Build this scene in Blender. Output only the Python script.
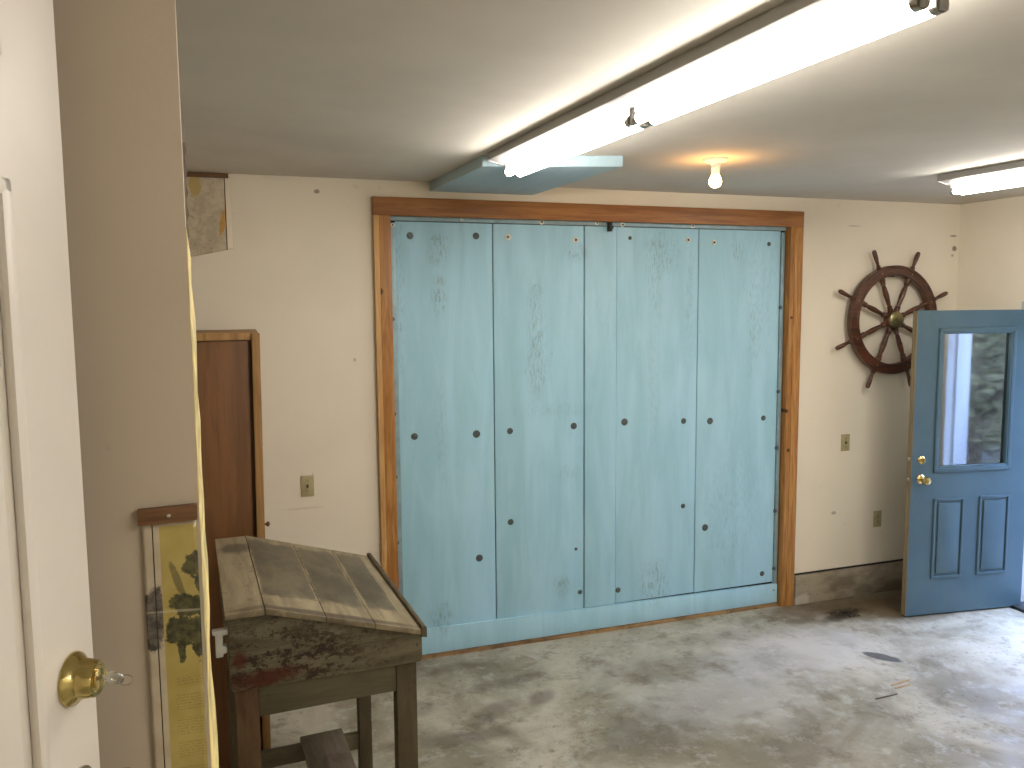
import bpy, bmesh, math, random
from mathutils import Vector, Matrix
C = bpy.context.scene.collection
PI = math.pi
random.seed(4)
for o in list(bpy.data.objects): bpy.data.objects.remove(o)

# ---------------------------------------------------------------- camera, world, exposure
YAW, PITCH, ROLL, CAMH, D = 0.32617, 0.09787, -0.00825, 2.0968, 4.517
XR = 4.96          # right wall
ZC = 2.795         # ceiling
XL = -1.5; YB = -1.7
cd = bpy.data.cameras.new('camera'); cam = bpy.data.objects.new('camera', cd); C.objects.link(cam)
cd.sensor_width = 36; cd.lens = 800 / 1024 * 36; cd.clip_start = 0.02
fw = Vector((math.sin(YAW)*math.cos(PITCH), math.cos(YAW)*math.cos(PITCH), -math.sin(PITCH)))
rr = Vector((math.cos(YAW), -math.sin(YAW), 0)); uu = rr.cross(fw)
r2 = rr*math.cos(ROLL) + uu*math.sin(ROLL); u2 = -rr*math.sin(ROLL) + uu*math.cos(ROLL)
M = Matrix((r2, u2, -fw)).transposed().to_4x4(); M.translation = (0, 0, CAMH)
cam.matrix_world = M
bpy.context.scene.camera = cam

w = bpy.data.worlds.new('world'); bpy.context.scene.world = w; w.use_nodes = True
bg = w.node_tree.nodes['Background']; bg.inputs[0].default_value = (0.42, 0.57, 1.0, 1); bg.inputs[1].default_value = 12.5
vs = bpy.context.scene.view_settings
vs.view_transform = 'Standard'; vs.look = 'None'; vs.gamma = 1; vs.exposure = 0.80; vs.use_curve_mapping = False
TUBE_STRENGTH = 27.0
BULB_STRENGTH = 60.0

# ---------------------------------------------------------------- node helpers
def lin(c):
    return tuple((x/12.92 if x <= .04045 else ((x+.055)/1.055)**2.4) for x in c) + (1,)
def rgb(r, g, b): return lin((r/255, g/255, b/255))

class N:
    def __init__(s, name, rough=.6, metal=0, spec=.5):
        s.m = bpy.data.materials.new(name); s.m.use_nodes = True; s.t = s.m.node_tree
        s.b = s.t.nodes['Principled BSDF']; s.b.inputs['Roughness'].default_value = rough
        s.b.inputs['Metallic'].default_value = metal; s.b.inputs['Specular IOR Level'].default_value = spec
        s.tc = s.new('ShaderNodeTexCoord'); s.obj = s.tc.outputs['Object']
    def new(s, k): return s.t.nodes.new(k)
    def link(s, a, b): s.t.links.new(a, b)
    def put(s, inp, v):
        if hasattr(v, 'is_linked') or isinstance(v, bpy.types.NodeSocket): s.link(v, inp)
        else: inp.default_value = v
    def map(s, scale=(1,1,1), loc=(0,0,0), rot=(0,0,0), src=None, kind='POINT'):
        n = s.new('ShaderNodeMapping'); n.vector_type = kind
        n.inputs['Scale'].default_value = scale; n.inputs['Location'].default_value = loc; n.inputs['Rotation'].default_value = rot
        s.link(src or s.obj, n.inputs['Vector']); return n.outputs[0]
    def noise(s, scale, detail=4, rough=.55, src=None, dist=0):
        n = s.new('ShaderNodeTexNoise'); n.inputs['Scale'].default_value = scale; n.inputs['Detail'].default_value = detail
        n.inputs['Roughness'].default_value = rough; n.inputs['Distortion'].default_value = dist
        s.link(src or s.obj, n.inputs['Vector']); return n.outputs['Fac']
    def ramp(s, v, a, b, lo=0, hi=1, smooth=True):
        n = s.new('ShaderNodeMapRange'); n.interpolation_type = 'SMOOTHSTEP' if smooth else 'LINEAR'
        n.inputs['From Min'].default_value = a; n.inputs['From Max'].default_value = b
        n.inputs['To Min'].default_value = lo; n.inputs['To Max'].default_value = hi
        s.link(v, n.inputs['Value']); return n.outputs[0]
    def math(s, op, a, b=0):
        n = s.new('ShaderNodeMath'); n.operation = op; s.put(n.inputs[0], a); s.put(n.inputs[1], b); return n.outputs[0]
    def mix(s, f, a, b):
        n = s.new('ShaderNodeMix'); n.data_type = 'RGBA'; s.put(n.inputs[0], f); s.put(n.inputs[6], a); s.put(n.inputs[7], b); return n.outputs[2]
    def blob(s, c, r, rot=0, soft=.4, wob=.35, nscale=9, axis=2, src=None):
        """mask of a wobbly ellipse centred c with radii r (object space)"""
        rt = [0,0,0]; rt[axis] = rot
        v = s.map(scale=r, loc=c, rot=tuple(rt), kind='TEXTURE', src=src)
        n = s.new('ShaderNodeVectorMath'); n.operation = 'LENGTH'; s.link(v, n.inputs[0])
        l = s.math('ADD', n.outputs['Value'], s.math('MULTIPLY', s.math('SUBTRACT', s.noise(nscale, 5, .65), .5), wob*4))
        return s.ramp(l, 1-soft, 1+soft, 1, 0)
    def sep(s, src=None):
        n = s.new('ShaderNodeSeparateXYZ'); s.link(src or s.obj, n.inputs[0]); return n.outputs
    def bump(s, h, strength=.3, dist=.01):
        n = s.new('ShaderNodeBump'); n.inputs['Strength'].default_value = strength; n.inputs['Distance'].default_value = dist
        s.link(h, n.inputs['Height']); s.link(n.outputs[0], s.b.inputs['Normal'])
    def color(s, v): s.put(s.b.inputs['Base Color'], v); return s
    def rough(s, v): s.put(s.b.inputs['Roughness'], v); return s

MAT = {}
def plain(name, c, rough=.6, metal=0, var=.06, nscale=12, bump=0, spec=.5):
    n = N(name, rough, metal, spec)
    d = tuple(x*(1-var*2) for x in c[:3]) + (1,); l = tuple(min(1, x*(1+var)) for x in c[:3]) + (1,)
    v = n.noise(nscale, 4); n.color(n.mix(n.ramp(v, .3, .7), d, l))
    if bump: n.bump(n.noise(nscale*12, 3), bump, .002)
    MAT[name] = n.m; return n.m

# walls -----------------------------------------------------------
def wallmat(name, c, marks=()):
    n = N(name, .75, 0, .3)
    a = n.mix(n.ramp(n.noise(1.3, 3), .3, .7), tuple(x*.94 for x in c[:3])+(1,), c)
    a = n.mix(n.math('MULTIPLY', n.ramp(n.noise(26, 3), .70, .78), .25), a, tuple(x*.5 for x in c[:3])+(1,))
    for (x, y, z, rx, rz, k) in marks:
        a = n.mix(n.math('MULTIPLY', n.blob((x,y,z), (rx,.2,rz), 0, .4, .3, 30), k), a, rgb(110,90,70))
    n.color(a); n.bump(n.noise(90, 3), .12, .002); MAT[name] = n.m; return n.m
wallmat('cream_paint', rgb(237,228,209), [(4.90,D,2.57,.03,.008,.6),(4.915,D,2.48,.02,.018,.8),(4.90,D,2.43,.012,.010,.5),(3.92,D,.62,.02,.012,.5),
        (0.42,D,2.72,.015,.01,.7),(.60,D,1.80,.008,.01,.4),(4.02,D,2.62,.06,.006,.25),(.30,D,.98,.10,.006,.15)])
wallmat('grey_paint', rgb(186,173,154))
n = N('ceiling_paint', .9, 0, .2)
n.color(n.mix(n.ramp(n.noise(1.6, 4), .3, .7), rgb(200,194,182), rgb(210,204,192))); n.bump(n.noise(60, 4), .08, .003); MAT['ceiling_paint'] = n.m
plain('white_paint', rgb(208,201,190), .42, 0, .02, 5)
plain('white_trim', rgb(186,188,190), .5, 0, .02, 5)
plain('warm_trim', rgb(206,190,164), .6, 0, .05, 8)
plain('fixture_enamel', rgb(158,156,151), .6, 0, .02, 8)
plain('brass', rgb(198,182,122), .16, 1, .03, 20)
plain('satin_brass', rgb(214,190,130), .22, 1, .03, 20)
plain('steel', rgb(190,188,180), .25, 1, .05, 30)
plain('dark_metal', rgb(60,62,62), .5, .6, .15, 60)
plain('ivory_plastic', rgb(176,166,126), .45, 0, .04, 40)
plain('ivory_dark', rgb(90,80,56), .5, 0, .04, 40)
plain('white_ceramic', rgb(232,226,214), .3, 0, .02, 20)
plain('slot_black', rgb(20,18,16), .8)
plain('latch_plastic', rgb(206,206,196), .4, 0, .05, 30)
plain('washer_white', rgb(226,226,216), .5, .1, .08, 60)
plain('washer_grey', rgb(92,100,104), .5, .5, .12, 60)
plain('blue_edge_strip', rgb(146,172,182), .45, .25, .08, 14)
plain('dull_brass', rgb(150,142,104), .36, 1, .08, 40)
plain('twig_wood', rgb(176,144,100), .8, 0, .1, 60)
plain('dark_twig', rgb(92,80,66), .9, 0, .1, 60)
plain('leaf_litter', rgb(62,52,36), .95, 0, .3, 40)
plain('sheet_cream', rgb(226,206,140), .55, 0, .22, 14, .2)
plain('asphalt', rgb(120,120,118), .9, 0, .1, 6)
plain('dry_grass', rgb(118,108,82), .95, 0, .25, 2.5)
plain('bark', rgb(104,92,76), .95, 0, .2, 14)
plain('leaf_green', rgb(128,126,92), .8, 0, .3, 3)
plain('jagged_brown', rgb(86,64,40), .9, 0, .2, 40)

# concrete floor ---------------------------------------------------
n = N('concrete_floor', .62, 0, .4)
base = n.mix(n.ramp(n.noise(1.1, 6, .62, dist=.6), .36, .64), rgb(132,126,106), rgb(186,180,160))
base = n.mix(n.math('MULTIPLY', n.ramp(n.noise(5, 9, .75, dist=.3), .50, .64), .55), base, rgb(104,96,78))
base = n.mix(n.math('MULTIPLY', n.ramp(n.noise(9, 8, .72), .52, .62), .40), base, rgb(190,187,178))
base = n.mix(n.math('MULTIPLY', n.math('MULTIPLY', n.ramp(n.noise(30, 6, .75), .54, .64), n.ramp(n.noise(2.2, 4, .6), .42, .6)), .6), base, rgb(96,86,70))
def stain(base, x, y, rx, ry, rot, k, col, soft=.45, wob=.4, ns=7):
    return n.mix(n.math('MULTIPLY', n.blob((x,y,0), (rx,ry,1), rot, soft, wob, ns), k), base, col)
dk = rgb(84,76,64)
for a in [(1.15,3.78,.16,.07,.4,.55,dk),(.95,3.60,.30,.06,-.1,.5,dk),(1.45,3.85,.09,.05,.5,.5,dk),(.80,3.95,.12,.08,0,.45,dk),
          (1.9,3.35,.45,.22,.3,.35,dk),(2.05,3.62,.10,.03,-.4,.5,dk),(1.35,4.08,.25,.05,.1,.35,dk),(2.4,3.9,.5,.16,-.2,.25,dk),(3.0,4.2,.6,.10,0,.30,dk),
          (3.95,4.38,.75,.16,0,.75,rgb(84,70,50)),(4.2,4.22,.45,.20,0,.70,rgb(88,74,54)),(3.75,4.22,.20,.05,.3,.8,rgb(54,46,34)),(2.6,3.0,.5,.2,.2,.25,dk),(3.4,3.1,.4,.2,0,.16,dk),
          (.9,4.35,.5,.06,0,.3,dk)]:
    base = stain(base, *a)
base = n.mix(n.math('MULTIPLY', n.blob((2.4,3.5,0), (.5,.3,1), 0, .5, .5, 5), .45), base, rgb(190,188,182))
base = n.mix(n.math('MULTIPLY', n.blob((3.1,3.85,0), (.55,.28,1), 0, .5, .5, 5), .40), base, rgb(196,194,192))
base = n.mix(n.math('MULTIPLY', n.blob((3.535,3.63,0), (.105,.045,1), -.95, .18, .12, 14), .88), base, rgb(66,66,66))
n.color(base); n.rough(n.ramp(n.noise(5, 5), .3, .7, .42, .75)); n.bump(n.noise(45, 6, .7), .25, .004); MAT['concrete_floor'] = n.m

n = N('concrete_curb', .85, 0, .3)
base = n.mix(n.ramp(n.noise(3, 7, .65, src=n.map((1,1,2))), .36, .64), rgb(118,108,92), rgb(160,150,132))
base = n.mix(n.math('MULTIPLY', n.ramp(n.noise(30, 5, .7), .60, .68), .5), base, rgb(90,80,64))
base = n.mix(n.blob((3.62,D,.02), (.10,1,.05), 0, .4, .5, 16), base, rgb(186,180,168))
n.color(base); n.bump(n.noise(40, 6, .7), .5, .008); MAT['concrete_curb'] = n.m

# wood ---------------------------------------------------------------
def wood(name, c1, c2, axis='z', rough=.5, knots=(), k=1.0, dirt=0, spec=.4):
    n = N(name, rough, 0, spec)
    st = {'x': (1.2,16,16), 'y': (16,1.2,16), 'z': (16,16,1.2)}[axis]
    st = tuple(x*k for x in st)
    v = n.map(st)
    a = n.mix(n.ramp(n.noise(1.6, 6, .6, src=v, dist=1.1), .32, .68), c1, c2)
    a = n.mix(n.math('MULTIPLY', n.ramp(n.noise(5, 3, .5, src=v), .5, .75), .45), a, tuple(x*.62 for x in c1[:3])+(1,))
    for kx, ky, kz, r in knots:
        a = n.mix(n.blob((kx,ky,kz), (r,.2,r), 0, .3, .08, 10), a, tuple(x*.22 for x in c1[:3])+(1,))
    if dirt: a = n.mix(n.math('MULTIPLY', n.ramp(n.noise(8, 6, .7), .5, .62), dirt), a, rgb(50,40,30))
    n.color(a); n.bump(n.noise(4, 4, .5, src=v), .1, .002); MAT[name] = n.m; return n.m
wood('fir_z', rgb(156,102,48), rgb(192,142,80), 'z', .45, [(.742,4.48,2.18,.020),(3.5,4.48,1.10,.012),(3.48,4.5,1.37,.012),(3.5,4.48,2.0,.01)])
wood('fir_x', rgb(136,86,42), rgb(166,112,60), 'x', .45)
wood('pale_fir', rgb(190,142,84), rgb(214,174,116), 'z', .55)
wood('sill_wood', rgb(130,100,66), rgb(166,134,92), 'x', .7, dirt=.5)
wood('brown_ply', rgb(104,70,40), rgb(126,86,52), 'z', .45, k=.5)
wood('cabinet_trim', rgb(140,104,62), rgb(170,132,82), 'z', .6)
wood('bar_wood', rgb(92,62,36), rgb(118,82,50), 'x', .5, k=3)
wood('wheel_wood', rgb(60,33,20), rgb(98,56,34), 'x', .34, k=1.2, spec=.6)
wood('raw_edge', rgb(128,112,86), rgb(154,138,108), 'z', .7)

# aged desk ----------------------------------------------------------
def deskmat(name, c1, c2, red=0, axis='x'):
    n = N(name, .68, 0, .35)
    st = {'x': (2,12,12), 'y': (12,1.6,12), 'z': (12,12,2)}[axis]
    v = n.map(st)
    a = n.mix(n.ramp(n.noise(1.5, 6, .6, src=v, dist=.8), .3, .7), c1, c2)
    a = n.mix(n.math('MULTIPLY', n.ramp(n.noise(6, 7, .72), .52, .64), .55), a, rgb(64,52,38))
    if red:
        msk = n.math('MULTIPLY', n.ramp(n.noise(22, 7, .78, src=n.map((1,1,1.8))), .48, .56), n.blob((-.16,-.43,.96), (.30,.5,.14), 0, .7, .5, 7))
        a = n.mix(n.math('MULTIPLY', msk, .9), a, rgb(44,26,18))
        a = n.mix(n.math('MULTIPLY', n.blob((-.20,-.43,.915), (.10,.5,.028), 0, .5, .5, 14), red), a, rgb(78,30,18))
        a = n.mix(n.math('MULTIPLY', n.blob((-.285,-.43,.985), (.022,.5,.03), 0, .5, .5, 14), red), a, rgb(78,30,18))
        a = n.mix(n.ramp(n.noise(46, 4, .8), .635, .665), a, rgb(44,30,22))
    n.color(a); n.bump(n.noise(22, 6, .7), .35, .004); MAT[name] = n.m; return n.m
deskmat('desk_olive', rgb(84,77,58), rgb(104,97,74), 0, 'x')
deskmat('desk_side', rgb(82,75,58), rgb(116,108,86), .85, 'x')
deskmat('desk_leg', rgb(74,64,46), rgb(94,84,62), 0, 'z')
deskmat('desk_leg_red', rgb(80,48,30), rgb(98,80,52), 0, 'z')
deskmat('desk_plank', rgb(84,74,60), rgb(106,95,79), 0, 'y')
def boxmask(n, c, r_, soft, wob, ns):
    v = n.map(scale=r_, loc=c, kind='TEXTURE')
    ab = n.new('ShaderNodeVectorMath'); ab.operation = 'ABSOLUTE'; n.link(v, ab.inputs[0])
    q = n.sep(ab.outputs[0]); m_ = n.math('MAXIMUM', q[0], q[1])
    m_ = n.math('ADD', m_, n.math('MULTIPLY', n.math('SUBTRACT', n.noise(ns, 6, .7), .5), wob))
    return n.ramp(m_, 1-soft, 1+soft, 1, 0)
n = N('desk_lid', .62, 0, .4)
v = n.map((12,1.6,12))
a = n.mix(n.ramp(n.noise(1.5, 6, .6, src=v, dist=.8), .3, .7), rgb(118,106,83), rgb(154,141,112))
worn = n.mix(n.ramp(n.noise(7, 6, .65, src=n.map((1,.5,1))), .36, .62), rgb(66,60,46), rgb(98,90,71))
for cx, rx in ((-.107, .088), (.068, .074), (.212, .052)):       # the dark varnish worn away toward the board ends
    mk = n.math('MULTIPLY', boxmask(n, (cx,.045,1.06), (rx,.335,2), .07, .55, 8), .88)
    a = n.mix(mk, a, worn)
a = n.mix(n.math('MULTIPLY', n.blob((-.25,.27,1.12), (.055,.07,1), 0, .4, .35, 12), .75), a, rgb(70,62,48))
a = n.mix(n.math('MULTIPLY', n.ramp(n.noise(24, 6, .75), .56, .66), .5), a, rgb(78,66,50))
a = n.mix(n.math('MULTIPLY', n.blob((.0,-.42,1.08), (.32,.022,1), 0, .5, .4, 9), .8), a, rgb(66,52,38))
n.color(a); n.bump(n.noise(26, 6, .7), .25, .003); MAT['desk_lid'] = n.m

# blue plywood ---------------------------------------------------------
def bluemat(name, c1, c2, marks):
    n = N(name, .52, 0, .45)
    v = n.map((7,1,1.1))
    a = n.mix(n.ramp(n.noise(1.2, 6, .6, src=v, dist=.5), .3, .7), c1, c2)
    fine = n.ramp(n.noise(40, 6, .75, src=n.map((2.2,1,.45))), .50, .58)
    soft = n.ramp(n.noise(3, 5, .7), .35, .65)
    for x, z, rx, rz, k in marks:
        mk = n.blob((x,D,z), (rx,1,rz), 0, .7, .35, 11)
        a = n.mix(n.math('MULTIPLY', n.math('MULTIPLY', mk, n.math('ADD', n.math('MULTIPLY', fine, .8), n.math('MULTIPLY', soft, .3))), k*.6), a, rgb(96,118,130))
    a = n.mix(n.math('MULTIPLY', n.ramp(n.noise(24, 5, .72, src=n.map((1,1,2.4))), .655, .69), .55), a, rgb(205,222,226))
    a = n.mix(n.math('MULTIPLY', n.ramp(n.noise(33, 5, .75), .68, .71), .6), a, rgb(92,114,126))
    n.color(a); n.bump(n.noise(10, 5, .6, src=n.map((3,1,.6))), .12, .004); MAT[name] = n.m; return n.m
bluemat('blue_ply', rgb(160,207,227), rgb(176,220,241), [
    (1.10,2.43,.06,.10,.9),(1.10,2.16,.04,.12,.9),(1.10,1.35,.03,.3,.35),(.865,2.2,.03,.4,.5),(1.70,2.05,.05,.20,.7),(1.70,1.75,.06,.18,.8),
    (1.96,2.42,.06,.05,.9),(2.10,2.0,.2,.2,.12),(2.50,2.35,.05,.30,.45),(2.56,2.42,.12,.12,.45),(2.52,.27,.09,.12,1.0),(1.86,.33,.05,.06,.8),(1.08,.22,.07,.08,.7),
    (2.5,1.55,.04,.35,.3),(3.1,2.45,.04,.06,.9),(3.3,2.2,.16,.4,.25),(3.1,.7,.22,.4,.3),(3.25,1.9,.05,.4,.3),(2.75,2.1,.03,.3,.4),(1.8,1.45,.25,.04,.3),(1.9,1.05,.08,.05,.3)])
bluemat('blue_soffit', rgb(160,184,194), rgb(175,199,207), [(1.3,D,.1,.1,.3)])
n = N('blue_door_paint', .33, 0, .5)
n.color(n.mix(n.ramp(n.noise(3, 4), .3, .7), rgb(69,95,107), rgb(76,102,114))); n.bump(n.noise(120, 2), .04, .001); MAT['blue_door_paint'] = n.m

# maps -------------------------------------------------------------------
n = N('near_map', .22, 0, .5)                              # object space: x 0..0.066 from its left edge, z 0 at the bar going down
sx, sy, sz = n.sep()
a = n.mix(n.ramp(n.noise(20, 4), .3, .7), rgb(172,158,136), rgb(188,175,152))
yel = n.mix(n.ramp(n.noise(16, 5, .6), .3, .7), rgb(160,142,76), rgb(176,158,92))
a = n.mix(n.math('MULTIPLY', n.ramp(sx, .0212, .0222), n.ramp(sz, -.0085, -.0065, 1, 0)), a, yel)
lands = [n.blob(*q) for q in [((.040,0,-.079),(.0045,1,.024),-.3,.2,.2,70,1)]]
lobes = [((.060,0,-.061),(.013,1,.017)),((.068,0,-.084),(.006,1,.020)),((.054,0,-.116),(.024,1,.015)),((.049,0,-.148),(.030,1,.019)),((.064,0,-.171),(.009,1,.018)),((.042,0,-.175),(.0045,1,.016))]
lands += [n.blob(c_, r_, 0, .10, .48, 62, 1) for c_, r_ in lobes]
grn = n.mix(n.ramp(n.noise(70, 5, .7), .35, .65), rgb(44,46,28), rgb(88,84,50))
a = n.mix(n.math('MULTIPLY', lands[0], .6), a, grn)
for l in lands[1:]: a = n.mix(l, a, grn)
gry = n.mix(n.ramp(n.noise(60, 5, .7), .35, .65), rgb(62,58,54), rgb(112,105,96))
a = n.mix(n.math('MULTIPLY', n.ramp(sx, .021, .022, 1, 0), n.blob((.012,0,-.128), (.016,1,.040), 0, .12, .3, 60, 1)), a, gry)
a = n.mix(n.math('MULTIPLY', n.blob((.04,0,-.121), (.05,1,.0016), .05, .4, .3, 40, 1), .35), a, rgb(196,188,160))  # pale streak: highlight of a fold, painted into the map colour
line = n.math('MULTIPLY', n.ramp(sx, .0128, .0132), n.ramp(sx, .0142, .0146, 1, 0)); a = n.mix(line, a, rgb(24,22,20))
tv = n.map((300,1,420)); rows = n.ramp(n.math('FRACT', n.math('MULTIPLY', sz, 260)), .35, .5)
txt = n.math('MULTIPLY', n.math('MULTIPLY', rows, n.ramp(n.noise(1.4, 2, .5, src=tv), .44, .54)),
             n.math('MULTIPLY', n.ramp(sz, -.205, -.215), n.ramp(sx, .030, .034)))
para = n.ramp(n.math('FRACT', n.math('MULTIPLY', sz, 30)), .25, .35)
a = n.mix(n.math('MULTIPLY', n.math('MULTIPLY', txt, para), .4), a, rgb(96,80,40))
n.color(a); n.b.inputs['Coat Weight'].default_value = .4; n.b.inputs['Coat Roughness'].default_value = .15
n.bump(n.noise(14, 3), .2, .004); MAT['near_map'] = n.m

n = N('far_map', .6, 0, .3)
sx, sy, sz = n.sep()
a = n.mix(n.ramp(n.noise(7, 5, .7), .38, .6), rgb(182,170,146), rgb(206,194,170))
a = n.mix(n.math('MULTIPLY', n.blob((.012,0,-.045), (.032,1,.055), 0, .2, .4, 22, 1), .8), a, rgb(186,160,92))
a = n.mix(n.blob((.143,0,-.235), (.014,1,.075), .2, .2, .35, 30, 1), a, rgb(196,152,88))
a = n.mix(n.math('MULTIPLY', n.ramp(n.noise(40, 6, .75), .58, .62), .4), a, rgb(120,112,90))
line = n.math('MULTIPLY', n.ramp(sx, .156, .157), n.ramp(sx, .161, .162, 1, 0)); a = n.mix(line, a, rgb(60,52,40))
a = n.mix(n.ramp(sx, .1615, .163), a, rgb(222,208,184))
n.color(a); MAT['far_map'] = n.m

# emitters and glass
def emit(name, col, s):
    m = bpy.data.materials.new(name); m.use_nodes = True; t = m.node_tree; t.nodes.clear()
    e = t.nodes.new('ShaderNodeEmission'); e.inputs[0].default_value = col; e.inputs[1].default_value = s
    o = t.nodes.new('ShaderNodeOutputMaterial'); t.links.new(e.outputs[0], o.inputs[0]); MAT[name] = m
emit('tube_glow', (1.0, .945, .875, 1), TUBE_STRENGTH)
emit('bulb_glow', (1.0, .50, .16, 1), BULB_STRENGTH)
m = bpy.data.materials.new('window_glass'); m.use_nodes = True; t = m.node_tree; t.nodes.clear()
gl = t.nodes.new('ShaderNodeBsdfGlossy'); gl.inputs['Roughness'].default_value = .05; gl.inputs['Color'].default_value = (.92,.95,.95,1)
tr = t.nodes.new('ShaderNodeBsdfTransparent'); tr.inputs[0].default_value = (.75,.78,.76,1)
fr = t.nodes.new('ShaderNodeFresnel'); fr.inputs[0].default_value = 1.5
ad = t.nodes.new('ShaderNodeMath'); ad.operation = 'ADD'; ad.inputs[1].default_value = .22; t.links.new(fr.outputs[0], ad.inputs[0])
mx = t.nodes.new('ShaderNodeMixShader'); t.links.new(ad.outputs[0], mx.inputs[0]); t.links.new(tr.outputs[0], mx.inputs[1]); t.links.new(gl.outputs[0], mx.inputs[2])
o = t.nodes.new('ShaderNodeOutputMaterial'); t.links.new(mx.outputs[0], o.inputs[0]); MAT['window_glass'] = m

# ---------------------------------------------------------------- mesh helpers
class MB:
    def __init__(s): s.bm = bmesh.new()
    def box(s, x0, x1, y0, y1, z0, z1, bev=0, M=None):
        b = bmesh.new(); bmesh.ops.create_cube(b, size=1)
        for v in b.verts: v.co = Vector(((x0+x1)/2+v.co.x*(x1-x0), (y0+y1)/2+v.co.y*(y1-y0), (z0+z1)/2+v.co.z*(z1-z0)))
        if bev: bmesh.ops.bevel(b, geom=list(b.edges), offset=bev, segments=2, affect='EDGES', profile=.6)
        s._in(b, M); return s
    def prism(s, pts, axis, a, b_, bev=0, M=None):
        """polygon pts in the two other axes, extruded along axis from a to b_"""
        b = bmesh.new()
        def P(p, t): return {'x': (t,p[0],p[1]), 'y': (p[0],t,p[1]), 'z': (p[0],p[1],t)}[axis]
        A = [b.verts.new(P(p, a)) for p in pts]; B = [b.verts.new(P(p, b_)) for p in pts]
        b.faces.new(A); b.faces.new(B[::-1])
        for i in range(len(pts)):
            j = (i+1) % len(pts); b.faces.new((A[i], B[i], B[j], A[j]))
        bmesh.ops.recalc_face_normals(b, faces=b.faces)
        if bev: bmesh.ops.bevel(b, geom=list(b.edges), offset=bev, segments=2, affect='EDGES', profile=.6)
        s._in(b, M); return s
    def lathe(s, prof, seg=32, M=None, closed=False):
        """prof: (radius, height) pairs about local z"""
        b = bmesh.new(); rings = []
        for r, h in prof:
            if r < 1e-6: rings.append([b.verts.new((0,0,h))])
            else: rings.append([b.verts.new((r*math.cos(2*PI*k/seg), r*math.sin(2*PI*k/seg), h)) for k in range(seg)])
        prs = list(zip(rings, rings[1:])) + ([(rings[-1], rings[0])] if closed else [])
        for A, B in prs:
            for k in range(seg):
                l = (k+1) % seg
                if len(A) == 1 and len(B) == 1: continue
                if len(A) == 1: f = (A[0], B[l], B[k])
                elif len(B) == 1: f = (A[k], A[l], B[0])
                else: f = (A[k], A[l], B[l], B[k])
                b.faces.new(f)
        bmesh.ops.recalc_face_normals(b, faces=b.faces)
        for f in b.faces: f.smooth = True
        s._in(b, M); return s
    def _in(s, b, M):
        if M is not None: bmesh.ops.transform(b, matrix=M, verts=b.verts)
        me = bpy.data.meshes.new('t'); b.to_mesh(me); b.free(); s.bm.from_mesh(me); bpy.data.meshes.remove(me)
    def build(s, name, mat, parent=None, sharp=True):
        me = bpy.data.meshes.new(name); s.bm.to_mesh(me); s.bm.free()
        if sharp:
            me.set_sharp_from_angle(angle=math.radians(38))
        me.materials.append(MAT[mat])
        o = bpy.data.objects.new(name, me); C.objects.link(o)
        if parent: o.parent = parent
        return o
def R(axis, a): return Matrix.Rotation(a, 4, axis)
def T(x, y, z): return Matrix.Translation((x, y, z))
def empty(name, loc, rz=0):
    o = bpy.data.objects.new(name, None); C.objects.link(o); o.location = loc; o.rotation_euler.z = rz; o.empty_display_size = .1; return o
def tag(o, label, cat, group=None, kind=None):
    o['label'] = label; o['category'] = cat
    if group: o['group'] = group
    if kind: o['kind'] = kind
    return o
def struct(o, label=None, cat=None):
    o['kind'] = 'structure'
    if label: o['label'] = label; o['category'] = cat
    return o

# ---------------------------------------------------------------- the shell
TH = .15
struct(MB().box(XL-TH, XR+TH, YB-TH, D+.4, -.2, 0).build('floor', 'concrete_floor'), 'stained grey concrete garage floor', 'floor')
struct(MB().box(XL-TH, XR+TH, YB-TH, D+.4, ZC, ZC+.15).build('ceiling', 'ceiling_paint'), 'grey painted plasterboard ceiling over the whole room', 'ceiling')
OX0, OX1, OZ = .80, 3.50, 2.62                           # opening behind the big blue doors
b = MB(); b.box(XL-TH, OX0, D, D+TH, 0, ZC); b.box(OX1, XR+TH, D, D+TH, 0, ZC); b.box(OX0, OX1, D, D+TH, OZ, ZC)
struct(b.build('wall_far', 'cream_paint'), 'cream painted far wall around the big blue doors', 'wall')
DY0, DY1, DZ = 3.12, 3.975, 2.075                        # entry doorway in the right wall
b = MB(); b.box(XR, XR+TH, YB-TH, DY0, 0, ZC); b.box(XR, XR+TH, DY1, D, 0, ZC); b.box(XR, XR+TH, DY0, DY1, DZ, ZC)
struct(b.build('wall_right', 'cream_paint'), 'cream painted right wall behind the open blue entry door', 'wall')
struct(MB().box(XL-TH, XL, YB-TH, D, 0, ZC).build('wall_left', 'cream_paint'), 'cream left wall of the garage', 'wall')
struct(MB().box(XL, XR, YB-TH, YB, 0, ZC).build('wall_back', 'cream_paint'), 'cream wall behind the camera', 'wall')
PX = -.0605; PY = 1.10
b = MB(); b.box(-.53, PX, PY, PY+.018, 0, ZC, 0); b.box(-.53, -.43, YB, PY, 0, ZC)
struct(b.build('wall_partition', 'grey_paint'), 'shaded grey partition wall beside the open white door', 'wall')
struct(MB().box(-.43, .9, YB, 1.02, 0, .60).build('floor_landing', 'concrete_floor'), 'raised landing by the white door', 'landing')
b = MB(); b.box(3.585, XR, D-.035, D+.01, 0, .205, .006)
struct(b.build('baseboard_far', 'concrete_curb'), 'low concrete curb under the far wall right of the wood frame', 'curb')
struct(MB().box(XR-.035, XR+.01, DY1+.06, D-.035, 0, .205, .006).build('baseboard_right', 'concrete_curb'), 'low concrete curb under the right wall', 'curb')
struct(MB().box(3.585, XR, D-.012, D, .207, .216).build('trim_6', 'slot_black'), 'dark gap line along the top of the concrete curb', 'trim')

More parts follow.
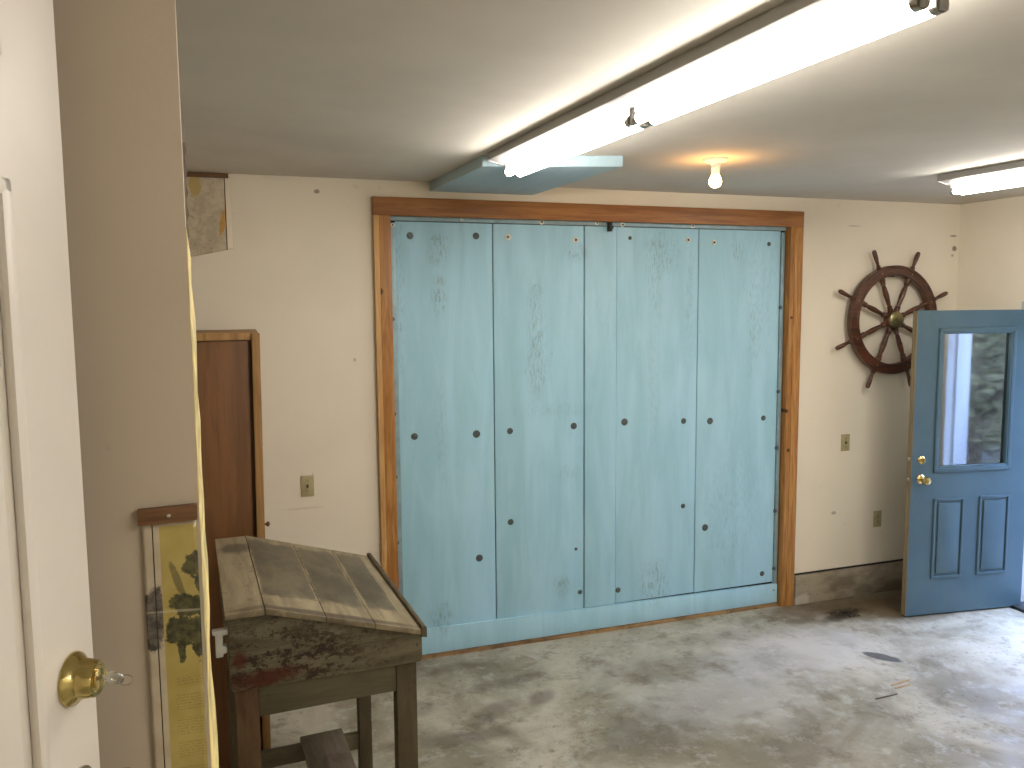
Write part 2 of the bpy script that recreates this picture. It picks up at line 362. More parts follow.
# fir frame round the blue doors
YF = D-.03
struct(MB().box(.716, 3.578, YF, D, 2.600, 2.702, .004).build('trim_1', 'fir_x'), 'reddish fir head board across the top of the blue doors', 'trim')
b = MB(); b.box(.748, .812, YF, D, 0, 2.600, .003)
struct(b.build('trim_2', 'fir_z'), 'fir casing board at the left side of the blue doors', 'trim')
struct(MB().box(.718, .748, YF-.004, D, 0, 2.600, .003).build('trim_3', 'pale_fir'), 'paler narrow fir strip on the outer left edge of the frame', 'trim')
struct(MB().box(3.512, 3.576, YF, D, 0, 2.600, .003).build('trim_4', 'fir_z'), 'fir casing board at the right side of the blue doors', 'trim')
struct(MB().box(3.480, 3.512, YF+.004, D+.10, 0, 2.600, .003).build('trim_5', 'fir_z'), 'darker fir jamb just inside the right casing', 'trim')
struct(MB().box(.800, .8185, D-.002, D+.10, 0, 2.600, .002).build('trim_7', 'fir_z'), 'fir jamb just inside the left casing', 'trim')
struct(MB().box(.820, 3.478, D+.001, D+.06, -.01, .018, .003).build('trim_8', 'sill_wood'), 'weathered wood sill strip on the floor under the blue doors', 'trim')

# ---------------------------------------------------------------- big blue plywood doors
YP = D+.03
d1 = empty('door_1', (0,0,0)); struct(d1, 'wide light blue plywood sliding doors inside the fir frame', 'door')
ZR = .178
pan = [(.850, 1.422), (1.428, 2.008), (2.014, 2.228), (2.233, 2.812), (2.818, 3.440)]
for i, (a, c) in enumerate(pan):
    yo = (-.006 if i == 2 else 0)
    MB().box(a, c, YP+yo, YP+.02, (.17 if i != 4 else .168), 2.575, .0025).build('panel', 'blue_ply', d1)
MB().box(.79, 3.51, YP+.014, YP+.05, .02, 2.635).build('backing', 'slot_black', d1)
b = MB(); b.prism([(.822,.022),(3.472,.022),(3.472,.152),(.822,.180)], 'y', YP-.014, YP+.012, .003)
b.build('bottom_rail', 'blue_ply', d1)
MB().box(.820, 3.479, YP-.008, YP+.012, 2.579, 2.619, .002).build('top_strip', 'blue_edge_strip', d1)
MB().box(.822, .848, YP-.010, YP+.012, .17, 2.566, .002).build('side_strip', 'blue_edge_strip', d1)
MB().box(3.443, 3.470, YP-.010, YP+.012, .155, 2.566, .002).build('side_strip', 'blue_edge_strip', d1)
lb = MB(); lb.prism([(YP-.006,2.545),(YP-.030,2.545),(YP-.030,2.558),(YP-.045,2.560),(YP-.045,2.578),(YP-.030,2.580),(YP-.030,2.605),(YP-.006,2.605)], 'x', 2.162, 2.188, .003)
lb.build('latch', 'dark_metal', d1)

_fw, _r, _u = fw, r2, u2
def PXY(px, py, Y):                                       # photo point on the far wall's plane
    d = _fw + (px-512)/800*_r - (py-384)/800*_u
    t = Y/d.y; return (d.x*t, CAMH + d.z*t)
def washer(px, py, r, mat, y=YP):
    x, z = PXY(px, py, y)
    M_ = T(x, y, z) @ R('X', PI/2)
    o = MB().lathe([(0,.004),(r*.3,.0055),(r*.55,.004),(r*.6,.0025),(r*.9,.003),(r,.001),(r,-.004),(0,-.004)], 18, M_).build('bolt_washer', mat, d1)
    if mat == 'washer_white': MB().lathe([(0,.003),(r*.42,.003),(r*.40,.0085),(0,.0095)], 6, M_).build('bolt_head', 'dark_metal', o)
    return o
W = 'washer_white'; G = 'washer_grey'
for px, py, r, m_ in [(410,235.6,.020,G),(476,236,.020,G),(507.8,237,.020,W),(575.6,240,.020,W),(630,238,.012,G),(688,240,.018,W),(714,242.5,.018,W),(769,244,.014,G),
        (414.5,436.5,.020,G),(476.5,434,.023,G),(510,431,.019,G),(573.8,426,.021,G),(595.5,426,.017,G),(624.5,422,.023,G),(683.6,421,.019,G),(710,421,.022,G),(763.4,418,.018,G),
        (510.7,522,.019,G),(479.4,558,.022,G),(400,571,.012,G),(576,549,.010,G),(580,592,.015,G),(683,506,.016,G),(705,527.6,.023,G),(762,573.6,.018,G),(618,590,.018,G)]:
    washer(px, py, r, m_, YP)
for px, py, r, m_ in [(462,219,.010,W),(541.6,222,.016,W),(597,223,.013,W),(622.5,224.7,.015,W),(692.5,226,.015,W)]: washer(px, py, r, m_, YP-.008)
for px, py, r, m_ in [(392.6,225,.012,W),(392.8,319,.012,G),(394.2,414,.012,G),(395.5,477,.013,G),(397,543,.013,G),(780.6,307.5,.014,G),(778.5,391.6,.013,G),(776.8,448,.014,G),(775.3,511,.014,G),(774,568.5,.013,G),(773.5,590,.011,G)]:
    washer(px, py, r, m_, YP-.010)

# ---------------------------------------------------------------- ceiling box, painted blue
pts = [(1.045,D-.002),(1.100,3.655),(1.735,3.475),(1.665,D-.002)]
b = MB(); b.prism(pts, 'z', ZC-.052, ZC-.001, .002)
tag(b.build('ceiling_box', 'blue_soffit'), 'shallow light blue plywood box on the ceiling above the big doors', 'box')

# ---------------------------------------------------------------- fluorescent lights
def fixture(loc, rz, label):
    root = empty('fluorescent_light', loc, rz)          # origin under the ceiling, middle of the fixture; length along local y
    tag(root, label, 'light', 'twin tube ceiling lights')
    L = 2.28
    b = MB(); b.prism([(-.114,-.034),(-.118,-.002),(.132,-.002),(.126,-.032),(.035,-.052),(-.035,-.052)], 'y', -L/2, L/2, .002)
    b.build('housing', 'fixture_enamel', root)
    for s in (-1, 1):
        MB().prism([(-.116,-.001),(-.115,-.037),(-.036,-.056),(.036,-.056),(.128,-.036),(.130,-.001)], 'y', s*(L/2-.002), s*(L/2+.005)).build('end_cap', 'fixture_enamel', root)
    for seg in (-1, 1):
        y0, y1 = (seg*.012, seg*(L/2-.012))
        for sx_ in (-.027, .027):
            a, c = min(y0,y1), max(y0,y1)
            tb = MB().lathe([(.0,a+.006),(.019,a+.006),(.019,c-.006),(0,c-.006)], 20, T(sx_,0,-.088) @ R('X', -PI/2)).build('tube', 'tube_glow', root)
            for e, q in ((a, 1), (c, -1)):
                MB().lathe([(0,0),(.0197,0),(.0197,.018),(.0185,.022),(0,.022)], 20, T(sx_, e+.003 if q > 0 else e-.003, -.088) @ R('X', -PI/2 if q > 0 else PI/2)).build('tube_cap', 'steel', tb)
                MB().box(sx_-.010, sx_+.010, e-.005, e+.005, -.104, -.050, .003).build('lamp_holder', 'fixture_enamel', root)
    return root
ang = .063
fixture((1.293, 2.455, ZC), ang, 'long twin tube ceiling light reaching the blue ceiling box')
fixture((3.87, 2.38, ZC), ang, 'twin tube ceiling light at the right edge, above the open blue door')
fixture((1.35, -.5, ZC), 0, 'added unseen twin tube ceiling light behind the viewer, for fill')  # unseen extra lamp, added to brighten the ceiling, partition and far wall

# bare bulb
t_ = empty('ceiling_bulb', (2.216, 3.44, ZC)); tag(t_, 'lit bare bulb in a white ceiling lampholder, warm glow', 'light')
MB().lathe([(0,0),(.058,0),(.060,-.004),(.054,-.012),(.034,-.016),(.026,-.020),(0,-.020)], 32).build('ceiling_plate', 'white_ceramic', t_)
MB().lathe([(0,-.019),(.024,-.019),(.0245,-.030),(.021,-.034),(.0235,-.038),(.0205,-.042),(.023,-.047),(.020,-.052),(.021,-.060),(.019,-.074),(0,-.074)], 28).build('socket', 'white_ceramic', t_)
MB().lathe([(0,-.073),(.016,-.073),(.021,-.082),(.028,-.096),(.030,-.108),(.027,-.121),(.019,-.131),(.009,-.135),(0,-.136)], 28).build('glass_bulb', 'bulb_glow', t_)

# ---------------------------------------------------------------- switches and outlet
def plate(name, px, py, label, cat, kind):
    x, z = PXY(px, py, D)
    r_ = empty(name, (x, D, z)); tag(r_, label, cat, None)
    b = MB(); b.prism([(-.035,-.0585),(.035,-.0585),(.035,.0585),(-.035,.0585)], 'y', -.006, .001, .002); b.build('plate', 'ivory_plastic', r_)
    if kind == 'switch':
        MB().box(-.005, .005, -.016, -.003, -.004, .012, .0015, R('X', .35)).build('toggle', 'ivory_dark', r_)
        for s in (-1, 1): MB().lathe([(0,0),(.003,0),(.003,.0015),(0,.002)], 10, T(0,-.006,s*.030) @ R('X', PI/2)).build('screw', 'steel', r_)
    else:
        for s in (-1, 1):
            q = MB().lathe([(0,0),(.0165,0),(.0165,.002),(0,.0022)], 20, T(0,-.006,s*.0195) @ R('X', PI/2)).build('socket_face', 'ivory_plastic', r_)
            for sa, sb, sc, sd in ((-.007,-.0045,-.002,.006),(.0045,.007,-.002,.006),(-.002,.002,-.009,-.005)):
                MB().box(sa, sb, -.0090, -.0075, s*.0195+sc, s*.0195+sd).build('slot', 'slot_black', q)
        MB().lathe([(0,0),(.003,0),(.003,.0015),(0,.002)], 10, T(0,-.006,0) @ R('X', PI/2)).build('screw', 'steel', r_)
plate('light_switch', 307.5, 485.8, 'ivory light switch on the wall left of the wood frame', 'switch', 'switch')
plate('light_switch', 845, 442.5, 'ivory light switch below the ship wheel', 'switch', 'switch')
plate('wall_outlet', 877, 518.7, 'ivory double power outlet low on the wall beside the open blue door', 'outlet', 'outlet')

# ---------------------------------------------------------------- ship wheel
wx, wz = PXY(893.0, 320, D-.055)
wr = empty('ship_wheel', (wx, D-.055, wz)); tag(wr, 'dark wooden ship wheel with eight handles hanging on the cream wall', 'ship wheel')
RO, RI = .378, .308
prof = [(RI,-.020),(RI+.004,-.024),(RI+.016,-.024),(RI+.019,-.020),(RO-.019,-.020),(RO-.016,-.024),(RO-.004,-.024),(RO,-.020),(RO,.020),(RO-.004,.024),(RI+.004,.024),(RI,.020)]
MB().lathe(prof, 96, R('X', -PI/2), closed=True).build('rim', 'wheel_wood', wr)
MB().lathe([(0,-.034),(.050,-.034),(.062,-.026),(.066,-.018),(.066,.018),(.060,.028),(0,.030)], 40, R('X', -PI/2)).build('hub', 'wheel_wood', wr)
hb = MB().lathe([(0,-.050),(.012,-.050),(.014,-.046),(.042,-.044),(.055,-.040),(.060,-.034),(.060,-.030),(0,-.030)], 40, R('X', -PI/2)).build('hub_cap', 'dull_brass', wr)
sp = [(q*1.14, t) for q, t in [(.0,.060),(.016,.062),(.017,.082),(.013,.088),(.017,.096),(.011,.104),(.0135,.14),(.0165,.185),(.0145,.23),(.011,.258),(.017,.266),(.013,.276),(.018,.284),(.018,.312),(0,.314)]]
hd = [(0,.372),(.016,.374),(.0175,.384),(.012,.390),(.016,.397),(.0095,.405),(.0115,.425),(.0145,.455),(.0155,.480),(.0150,.502),(.010,.513),(0,.517)]
for k in range(8):
    a = math.radians(21.5 + 45*k)
    Mk = R('Y', PI/2 - a)
    MB().lathe(sp, 16, Mk).build('spoke', 'wheel_wood', wr)
    MB().lathe(hd, 16, Mk).build('handle', 'wheel_wood', wr)
for k in range(8):
    a = math.radians(21.5 + 45*k)
    MB().lathe([(0,0),(.006,0),(.005,.003),(0,.004)], 10, T(.343*math.cos(a), -.019, .343*math.sin(a)) @ R('X', PI/2)).build('rim_plug', 'raw_edge', wr)
MB().box(-.02, .02, .018, .054, .30, .34, .004).build('wall_mount', 'dark_metal', wr)

# ---------------------------------------------------------------- blue entry door
dang = math.atan2(-.127, .992)
dr = empty('door_2', (4.128, 4.048, .012), dang); struct(dr, 'open blue entry door with a half window and two raised panels', 'door')
DW, DH, DT = .895, 2.030, .044
gx0, gx1, gz0, gz1 = .170, .735, .975, 1.905
lower = [(.172, .405), (.520, .758)]; lz0, lz1 = .245, .790
b = MB()
b.box(0, gx0, 0, DT, 0, DH); b.box(gx1, DW, 0, DT, 0, DH); b.box(gx0, gx1, 0, DT, gz1, DH); b.box(gx0, gx1, 0, DT, 0, gz0)
for v in b.bm.verts:
    pass
slab = b.build('slab', 'blue_door_paint', dr)
MB().box(-.0035, 0.0005, .0015, DT-.0015, .001, DH-.002).build('raw_edge', 'raw_edge', dr)
def ring(b, x0, x1, z0, z1, wd, y0, y1, slope=.004):
    """a moulded rectangular ring"""
    for (a, c, e, f) in ((x0, x1, z1-wd, z1), (x0, x1, z0, z0+wd), (x0, x0+wd, z0, z1), (x1-wd, x1, z0, z1)):
        b.box(a, c, y0, y1, e, f, min(slope, wd*.4))
b = MB(); ring(b, gx0-.012, gx1+.012, gz0-.012, gz1+.012, .030, -.012, .006, .008); ring(b, gx0+.014, gx1-.014, gz0+.014, gz1-.014, .014, -.006, .0182, .004)
b.build('window_frame', 'blue_door_paint', dr)
MB().box(gx0, gx1, .018, .023, gz0, gz1).build('glass', 'window_glass', dr)
for (x0, x1) in lower:
    b = MB(); ring(b, x0, x1, lz0, lz1, .018, -.011, .002, .008)
    b.prism([(x0+.034,lz0+.034),(x1-.034,lz0+.034),(x1-.034,lz1-.034),(x0+.034,lz1-.034)], 'y', -.011, .001, .008)
    b.build('raised_panel', 'blue_door_paint', dr)
kn = MB().lathe([(0,0),(.028,0),(.028,.004),(.024,.009),(.016,.012),(.016,.018),(0,.020)], 28, T(.070, 0, 1.066-.012) @ R('X', PI/2)).build('deadbolt', 'satin_brass', dr)
MB().box(.067, .073, -.032, -.016, 1.040, 1.068, .002).build('thumb_turn', 'satin_brass', kn)
MB().lathe([(0,0),(.032,0),(.032,.004),(.027,.010),(.014,.014),(.012,.030),(.020,.036),(.028,.048),(.029,.058),(.024,.068),(.010,.074),(0,.074)], 32, T(.070, 0, .925) @ R('X', PI/2)).build('door_knob', 'satin_brass', dr)
b = MB(); 
for zz_ in (1.06, .925):
    MB().prism([(-.0015,.008),(-.0015,.036),(-.006,.036),(-.006,.028),(-.013,.026),(-.013,.016),(-.006,.014),(-.006,.008)], 'z', zz_-.012, zz_+.012, .001).build('latch_plate', 'steel', dr)
b = MB(); b.box(0.0, DW, .006, DT-.006, -.008, .004); b.build('door_sweep', 'dark_metal', dr)

# entry doorway: jambs, threshold, porch and trees outside
b = MB(); b.box(XR-.008, XR+TH+.03, DY1-.008, DY1+.02, 0, DZ+.02, .002); b.box(XR-.008, XR+TH+.03, DY0-.02, DY0+.02, 0, DZ+.02, .002); b.box(XR-.008, XR+TH+.03, DY0+.02, DY1-.008, DZ, DZ+.02, .002)
b.box(XR+.06, XR+.075, DY0+.02, DY0+.035, 0, DZ); b.box(XR+TH, XR+TH+.02, DY0-.10, DY0-.01, 0, DZ+.1); b.box(XR+TH, XR+TH+.02, DY1, DY1+.09, 0, DZ+.1)
struct(b.build('trim_9', 'white_trim'), 'white jambs of the entry doorway', 'trim')
struct(MB().box(XR-.016, XR-.0005, DY0-.125, DY0-.018, 0, DZ+.08, .004).build('trim_10', 'warm_trim'), 'cream casing at the near side of the entry doorway', 'trim')
struct(MB().box(XR-.02, XR+TH+.06, DY0, DY1, -.01, .020, .006).build('trim_11', 'dark_metal'), 'dark metal threshold of the entry doorway', 'trim')
struct(MB().box(XR+TH, 40, -40, 30, -.25, -.03).build('ground', 'asphalt'), 'grey paved ground outside the entry doorway', 'ground')
b = MB(); b.prism([(9.0,-.03),(40,-.03),(40,7.5),(16,4.2),(11.5,1.6)], 'y', -4.2, 14)
b.prism([(4.9,-.03),(40,-.03),(40,7),(4.9,7)], 'y', -22, -9.0)
struct(b.build('hill', 'dry_grass'), 'brownish grassy bank outside the entry doorway', 'hill')
def tree(x, y, h, r, label):
    rt = empty('tree', (x, y, -.03)); tag(rt, label, 'tree', 'trees outside the entry doorway')
    b = MB(); b.lathe([(0,0),(.13,0),(.10,.5),(.08,h*.5),(.03,h*.95),(0,h)], 12)
    for k in range(7):
        a = random.uniform(0, 2*PI); z = h*random.uniform(.15, .7)
        b.lathe([(.035,0),(.008,r*.9),(0,r*.92)], 7, T(0,0,z) @ R('Z', a) @ R('Y', random.uniform(.7,1.2)))
    b.build('trunk', 'bark', rt)
    bm = bmesh.new()
    for k in range(5000):
        u_ = random.uniform(-1, 1); a = random.uniform(0, 2*PI); q = random.random()**.4
        p = Vector((r*q*math.sqrt(1-u_*u_)*math.cos(a), r*q*math.sqrt(1-u_*u_)*math.sin(a), h*.52+h*.52*q*u_))
        s = random.uniform(.03, .075); m_ = Matrix.Rotation(random.uniform(0,6), 3, 'Z') @ Matrix.Rotation(random.uniform(0,6), 3, 'X')
        vs_ = [bm.verts.new(p + m_ @ Vector(c)*s) for c in ((-1,0,0),(0,-.45,.1),(1,0,0),(0,.45,.1))]
        bm.faces.new(vs_)
    mb = MB(); mb.bm.free(); mb.bm = bm; mb.build('foliage', 'leaf_green', rt, False)
for i, (x, y, h, r) in enumerate([(6.7,.9,4.4,1.1),(8.6,-1.0,5.0,1.15),(6.2,-2.3,4.2,1.0),(8.9,1.6,4.8,1.15),(8.6,-3.8,5.6,1.3),(11.0,.2,6.0,1.5),(11.4,-3.1,6.2,1.5)]):
    tree(x, y, h, r, 'olive green tree outside the entry doorway, seen in the blurred reflection')

# ---------------------------------------------------------------- white door beside the camera
wd = empty('door_3', (-.180, 1.023, .605), math.radians(197)*-1 + PI/2)     # local +x runs from the free edge toward the hinges
# azimuth 197 deg (clockwise from +y)
ua = math.radians(197); wd.rotation_euler.z = math.atan2(math.cos(ua), math.sin(ua))
struct(wd, 'open white six panel door with a brass deadbolt', 'door')
WW, WH, WT = .76, 2.03, .035
# front face (toward the camera) is local +y; the slab lies at y -WT..0
def zl(z): return z-.605
rows = [(zl(2.345), zl(2.525)), (zl(1.45), zl(2.222)), (.20, zl(1.33))]
cols = [(.108, .345), (.415, .652)]
b = MB(); b.box(0, WW, -WT, -.008, 0, WH)
b.box(0, cols[0][0], -.009, 0, 0, WH); b.box(cols[1][1], WW, -.009, 0, 0, WH); b.box(cols[0][1], cols[1][0], -.009, 0, 0, WH)
zz = [0] + [q for r_ in sorted(rows) for q in r_] + [WH]
for i in range(0, len(zz), 2):
    for c0, c1 in cols: b.box(c0, c1, -.009, 0, zz[i], zz[i+1])
b.build('slab', 'white_paint', wd)
for c0, c1 in cols:
    for z0, z1 in rows:
        b = MB(); ring(b, c0-.004, c1+.004, z0-.004, z1+.004, .018, -.008, .003, .005)
        b.prism([(c0+.034,z0+.034),(c1-.034,z0+.034),(c1-.034,z1-.034),(c0+.034,z1-.034)], 'y', -.010, -.002, .004)
        b.build('raised_panel', 'white_paint', wd)
ML = T(.050, 0, zl(1.684)) @ R('X', -PI/2) @ Matrix.Scale(.90, 4)
db = MB().lathe([(0,0),(.0325,0),(.0335,.002),(.0325,.006),(.0265,.011),(.0245,.016),(.0225,.030),(.0205,.033),(.0165,.0325),(.0155,.031),(0,.031)], 48, ML).build('deadbolt', 'brass', wd)
MB().lathe([(0,.030),(.0115,.030),(.0115,.0335),(.0100,.0345),(0,.0345)], 32, ML).build('lock_cylinder', 'satin_brass', db)
k = MB(); k.box(-.0011, .0011, -.004, .004, .033, .043, .0004, ML @ R('Z', .5))
# bow of the key: flat ring with a hole
k.lathe([(.0050,-.0010),(.0115,-.0010),(.0115,.0010),(.0050,.0010)], 28, ML @ T(0,0,.053) @ R('Z', .5) @ R('Y', PI/2), closed=True)
k.build('key', 'steel', db)
ring_ = MB(); pr = [(.0085+.0007*math.cos(t2*PI/4), .0007*math.sin(t2*PI/4)) for t2 in range(8)]
ring_.lathe(pr, 28, ML @ T(0, .003, .066) @ R('Z', .3) @ R('X', 1.3), closed=True); ring_.build('key_ring', 'steel', db)
MK = T(.050, 0, zl(1.546)) @ R('X', -PI/2)
MB().lathe([(0,0),(.031,0),(.031,.003),(.026,.008),(.013,.012),(.011,.024),(.018,.030),(.026,.040),(.0275,.050),(.024,.060),(.012,.066),(0,.067)], 40, MK).build('door_knob', 'steel', wd)
for hz in (.25, 1.0, 1.78): MB().lathe([(0,0),(.006,0),(.006,.09),(0,.09)], 12, T(WW+.004, -.002, hz)).build('hinge', 'brass', wd)

# ---------------------------------------------------------------- maps
def hang_sheet(name, x0, x1, z0, z1, mat, parent, wob, bulge=0, nx=14, nz=40, z0b=None, th=.0008):
    bm = bmesh.new(); G_ = {}
    for i in range(nx+1):
        for j in range(nz+1):
            u_ = i/nx; v_ = j/nz; zb = z0 if z0b is None else z0+(z0b-z0)*u_
            x = x0+(x1-x0)*u_; z = z1+(zb-z1)*v_
            y = -.003 - wob*(math.sin(v_*7+u_*2)*.5+.5)*v_ - bulge*(u_**3)*v_
            G_[i,j] = bm.verts.new((x, y, z))
    for i in range(nx):
        for j in range(nz):
            f = bm.faces.new((G_[i,j], G_[i,j+1], G_[i+1,j+1], G_[i+1,j])); f.smooth = True
    mb = MB(); mb.bm.free(); mb.bm = bm; o = mb.build(name, mat, parent, False)
    s = o.modifiers.new('solid', 'SOLIDIFY'); s.thickness = th; s.offset = 1
    return o
x0 = -.1305
nm = empty('wall_map', (x0, PY-.001, 1.826)); tag(nm, 'narrow yellow map under clear plastic hanging on the grey partition by the white door', 'map')
MB().prism([(-.0022,-.0035),(.0685,-.0015),(.0685,.0190),(-.0022,.0170)], 'y', -.010, 0, .001).build('top_bar', 'bar_wood', nm)
MB().lathe([(0,0),(.0028,0),(.0024,.0014),(.001,.0018),(0,.0016)], 16, T(.0345,-.010,.0075) @ R('X', PI/2)).build('screw', 'steel', nm)
hang_sheet('map_sheet', .0012, .0665, -.62, -.002, 'near_map', nm, .004, .004)

# wrinkled cream sheet covering the partition's end
def PXYv(px, py, Y):
    d = _fw + (px-512)/800*_r - (py-384)/800*_u
    t = Y/d.y; return Vector((d.x*t, Y, CAMH + d.z*t))
outline = [(187.0,236),(189.5,262),(191,285),(195,320),(196.2,345),(196.6,390),(200,420),(200.6,450),(202,480),(203.5,500),(204.6,530),(207.5,560),(208.6,600),(209.2,640),(211,670),(214.5,700),(217,735),(218.8,775),(221,830),(222,900),(223,1000)]
bm = bmesh.new(); rows_ = []
for i, (px, py) in enumerate(outline):
    far = PXYv(px, py, 1.235)
    near = Vector((PX, PY-.0005, far.z)); row = []
    for k in range(7):
        u_ = k/6; p = near.lerp(far, u_); p.y = PY + (1.235-PY)*u_
        p.x += .0025*math.sin(u_*PI)*math.sin(i*1.7) ; row.append(bm.verts.new(p))
    row.append(bm.verts.new(Vector((far.x-.012, 1.236, far.z)))); rows_.append(row)
for a, c in zip(rows_, rows_[1:]):
    for k in range(7): f = bm.faces.new((a[k], a[k+1], c[k+1], c[k])); f.smooth = True
mb = MB(); mb.bm.free(); mb.bm = bm; o = mb.build('paper_sheet', 'sheet_cream', None, False)
s = o.modifiers.new('solid', 'SOLIDIFY'); s.thickness = .001; s.offset = -1
tag(o, 'long wrinkled cream sheet hanging down the end of the grey partition', 'paper')
# torn brown strip above it
bm = bmesh.new(); prev = None
rowsj = []
for i in range(15):
    py = 142 + i*7.2; px = 184.0 + (py-142)*.040 + (.8 if i % 3 == 0 else (1.9 if i % 3 == 1 else .2)) + random.uniform(-.3,.3)
    p = PXYv(px, py, 1.16); e = PXYv(183 + (py-142)*.040-2, py, 1.12)
    rowsj.append((bm.verts.new(p), bm.verts.new(e), bm.verts.new(p + Vector((0,.004,0))), bm.verts.new(e + Vector((0,.004,0)))))
for a, c in zip(rowsj, rowsj[1:]):
    for q in ((0,1),(2,3),(0,2),(1,3)): bm.faces.new((a[q[0]], a[q[1]], c[q[1]], c[q[0]]))
bm.faces.new((rowsj[0][0], rowsj[0][1], rowsj[0][3], rowsj[0][2])); bm.faces.new((rowsj[-1][0], rowsj[-1][1], rowsj[-1][3], rowsj[-1][2]))
bmesh.ops.recalc_face_normals(bm, faces=bm.faces)
mb = MB(); mb.bm.free(); mb.bm = bm; o = mb.build('torn_strip', 'jagged_brown', None, False)
tag(o, 'thin torn brown strip on the partition edge above the cream sheet', 'strip')

# far map
fm = empty('wall_map', (-.208, D-.001, 2.779)); tag(fm, 'faded paper map with yellow and orange patches hanging high on the far wall', 'map')
MB().box(-.42, .180, -.020, 0, -.010, .013, .002).build('top_bar', 'bar_wood', fm)
hang_sheet('map_sheet', -.41, .188, -.50, -.002, 'far_map', fm, .006, .006, z0b=-.374)

# ---------------------------------------------------------------- brown cabinet
cb = empty('cabinet', (0, 3.65, 0)); tag(cb, 'tall brown plywood cabinet with pale wood trim standing behind the old desk', 'cabinet')
def shear(o, k=.0115):
    for v in o.data.vertices: v.co.x += k*(v.co.z)
    return o
XC = .056
shear(MB().box(-.55, XC-.004, .03, .84, .0, 1.965, .002).build('body', 'brown_ply', cb))
shear(MB().box(-.52, XC-.050, .004, .03, .05, 1.955, .002).build('door', 'brown_ply', cb))
shear(MB().box(XC-.034, XC, -.012, .03, 0, 1.985, .003).build('post', 'cabinet_trim', cb))
shear(MB().box(-.56, XC-.030, -.004, .03, 1.957, 1.990, .003).build('top_trim', 'cabinet_trim', cb))
shear(MB().box(-.56, XC, .03, .84, 1.966, 1.982, .003).build('top_board', 'cabinet_trim', cb))
MB().lathe([(0,0),(.006,0),(.005,.010),(.011,.016),(.012,.022),(.006,.027),(0,.028)], 20, T(XC+.008, .03, 1.13) @ R('Y', PI/2)).build('knob', 'bar_wood', cb)

# ---------------------------------------------------------------- old slant-top desk
dk_ = empty('school_desk', (.214, 3.03, 0), math.radians(3.4))
tag(dk_, 'worn olive painted slant top desk with a three board lid, standing before the brown cabinet', 'desk')
y0, y1 = -.43, .43
xl_, xr_ = -.312, .312
zb = .886
def ztop(x): return 1.128 if x < -.20 else 1.128 - (x+.20)*(.153/.51)
side = [(xl_,zb),(xr_-.006,zb-.010),(xr_,zb+.006),(xr_,ztop(xr_)),(-.20,1.126),(xl_,1.126)]
MB().prism(side, 'y', y0, y0+.022, .002).build('side_panel', 'desk_side', dk_)
MB().prism(side, 'y', y1-.022, y1, .002).build('side_panel', 'desk_side', dk_)
MB().box(xl_, xl_+.02, y0+.022, y1-.022, zb, 1.108, .002).build('back_panel', 'desk_olive', dk_)
MB().box(xr_-.022, xr_-.001, y0+.022, y1-.022, zb, ztop(xr_)-.004, .002).build('front_panel', 'desk_olive', dk_)
MB().box(xl_+.02, xr_-.022, y0+.022, y1-.022, zb+.004, zb+.018).build('box_bottom', 'desk_olive', dk_)
# lid
sl = math.atan2(.146, .51)
ov = .014
MB().box(xl_-.010, -.203, y0-ov, y1+ov, 1.126, 1.146, .003).build('hinge_board', 'desk_lid', dk_)
def lid_board(xa, xb):
    za, zb_ = 1.128-(xa+.20)*(.153/.51), 1.128-(xb+.20)*(.153/.51)
    MB().prism([(xa,za),(xb,zb_),(xb,zb_+.019),(xa,za+.019)], 'y', y0-ov, y1+ov, .0018).build('lid_board', 'desk_lid', dk_)
lid_board(-.2005, -.0125); lid_board(-.0105, .1475); lid_board(.1495, .306)
xa, xb = .306, .326; za = 1.128-(xa+.20)*(.153/.51)
MB().prism([(xa,za-.006),(xb,za-.010),(xb,za+.024),(xb-.004,za+.030),(xa+.004,za+.031),(xa,za+.026)], 'y', y0-ov-.003, y1+ov+.003, .002).build('pencil_lip', 'desk_leg', dk_)
b = MB(); b.lathe([(0,0),(.006,0),(.005,.003),(0,.004)], 12, T(-.215, y0+.075, 1.1385))
b.build('lid_nail', 'dark_metal', dk_)
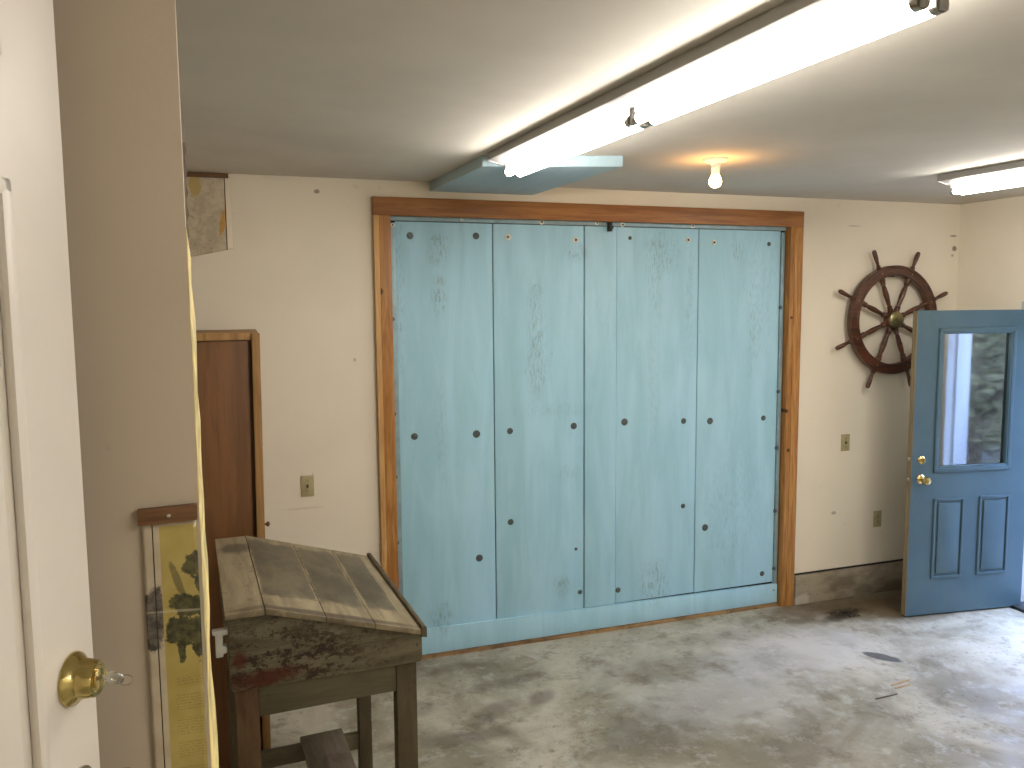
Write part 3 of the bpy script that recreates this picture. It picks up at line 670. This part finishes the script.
# aprons and legs
for nm_, xx, yy, mt in (('leg', -.300, y0+.006, 'desk_leg_red'), ('leg', .222, y0+.006, 'desk_leg'), ('leg', -.300, y1-.066, 'desk_leg'), ('leg', .238, y1-.066, 'desk_leg')):
    lg = MB().box(xx, xx+(.070 if yy < 0 else .054) if xx > 0 else xx+.070, yy, yy+.060, 0, zb, .003).build('leg', mt, dk_)
MB().box(-.229, .221, y0+.012, y0+.034, .782, zb, .002).build('apron', 'desk_olive', dk_)
MB().box(-.229, .221, y1-.034, y1-.012, .782, zb, .002).build('apron', 'desk_olive', dk_)
MB().box(-.292, -.270, y0+.067, y1-.067, .782, zb, .002).build('apron', 'desk_olive', dk_)
MB().box(.270, .292, y0+.067, y1-.067, .782, zb, .002).build('apron', 'desk_olive', dk_)
for yy in (y0+.018, y1-.050): MB().box(-.229, .245, yy, yy+.034, .140, .210, .003).build('stretcher', 'desk_olive', dk_)
MB().box(-.012, .170, y0-.005, y1-.005, .211, .231, .003).build('foot_board', 'desk_plank', dk_)
MB().prism([(-.313,1.088),(-.360,1.088),(-.360,1.074),(-.352,1.072),(-.352,1.000),(-.330,1.000),(-.330,1.010),(-.318,1.012),(-.318,1.034),(-.330,1.036),(-.330,1.070),(-.313,1.070)], 'y', y0+.012, y0+.038, .003).build('latch_bracket', 'latch_plastic', dk_)

# ---------------------------------------------------------------- litter on the floor
def stick(x, y, l, rz, mat, name, label, cat, r=.003):
    b = MB(); b.prism([(-l/2,-r),(-l*.1,-r*1.5),(l/2,-r*.6),(l/2,r*.6),(l*.05,r*1.4),(-l/2,r)], 'z', .0005, .005, .0008)
    o = b.build(name, mat); o.location = (x, y, 0); o.rotation_euler.z = rz; tag(o, label, cat)
stick(3.385, 3.335, .15, .12, 'twig_wood', 'wood_sliver', 'pale orange wood sliver on the floor before the open blue door', 'twig', .0035)
stick(3.36, 3.295, .11, .05, 'twig_wood', 'wood_sliver', 'shorter pale orange sliver just in front of the other orange one', 'twig', .0025)
stick(3.19, 3.235, .15, .03, 'dark_twig', 'twig', 'thin dark twig on the floor, nearest the bottom right corner of the photo', 'twig', .003)
bm = bmesh.new()
for k in range(150):
    a = random.uniform(0, 2*PI); q = random.random()**.8
    p = Vector((.13*q*math.cos(a)+random.gauss(0,.02), .075*q*math.sin(a), random.uniform(.001,.022*(1-q)+.004)))
    s_ = random.uniform(.006,.022); m_ = Matrix.Rotation(random.uniform(0,6), 3, 'Z') @ Matrix.Rotation(random.uniform(-.6,.6), 3, 'X')
    bm.faces.new([bm.verts.new(p + m_ @ Vector(c)*s_) for c in ((-1,0,0),(0,-.3,0),(1,0,.1),(0,.3,0))])
mb = MB(); mb.bm.free(); mb.bm = bm; o = mb.build('dry_leaves', 'leaf_litter', None, False); o.location = (3.80, 4.24, .004)
tag(o, 'small clump of dark dry leaves on the floor near the concrete curb', 'leaves', None, 'stuff')
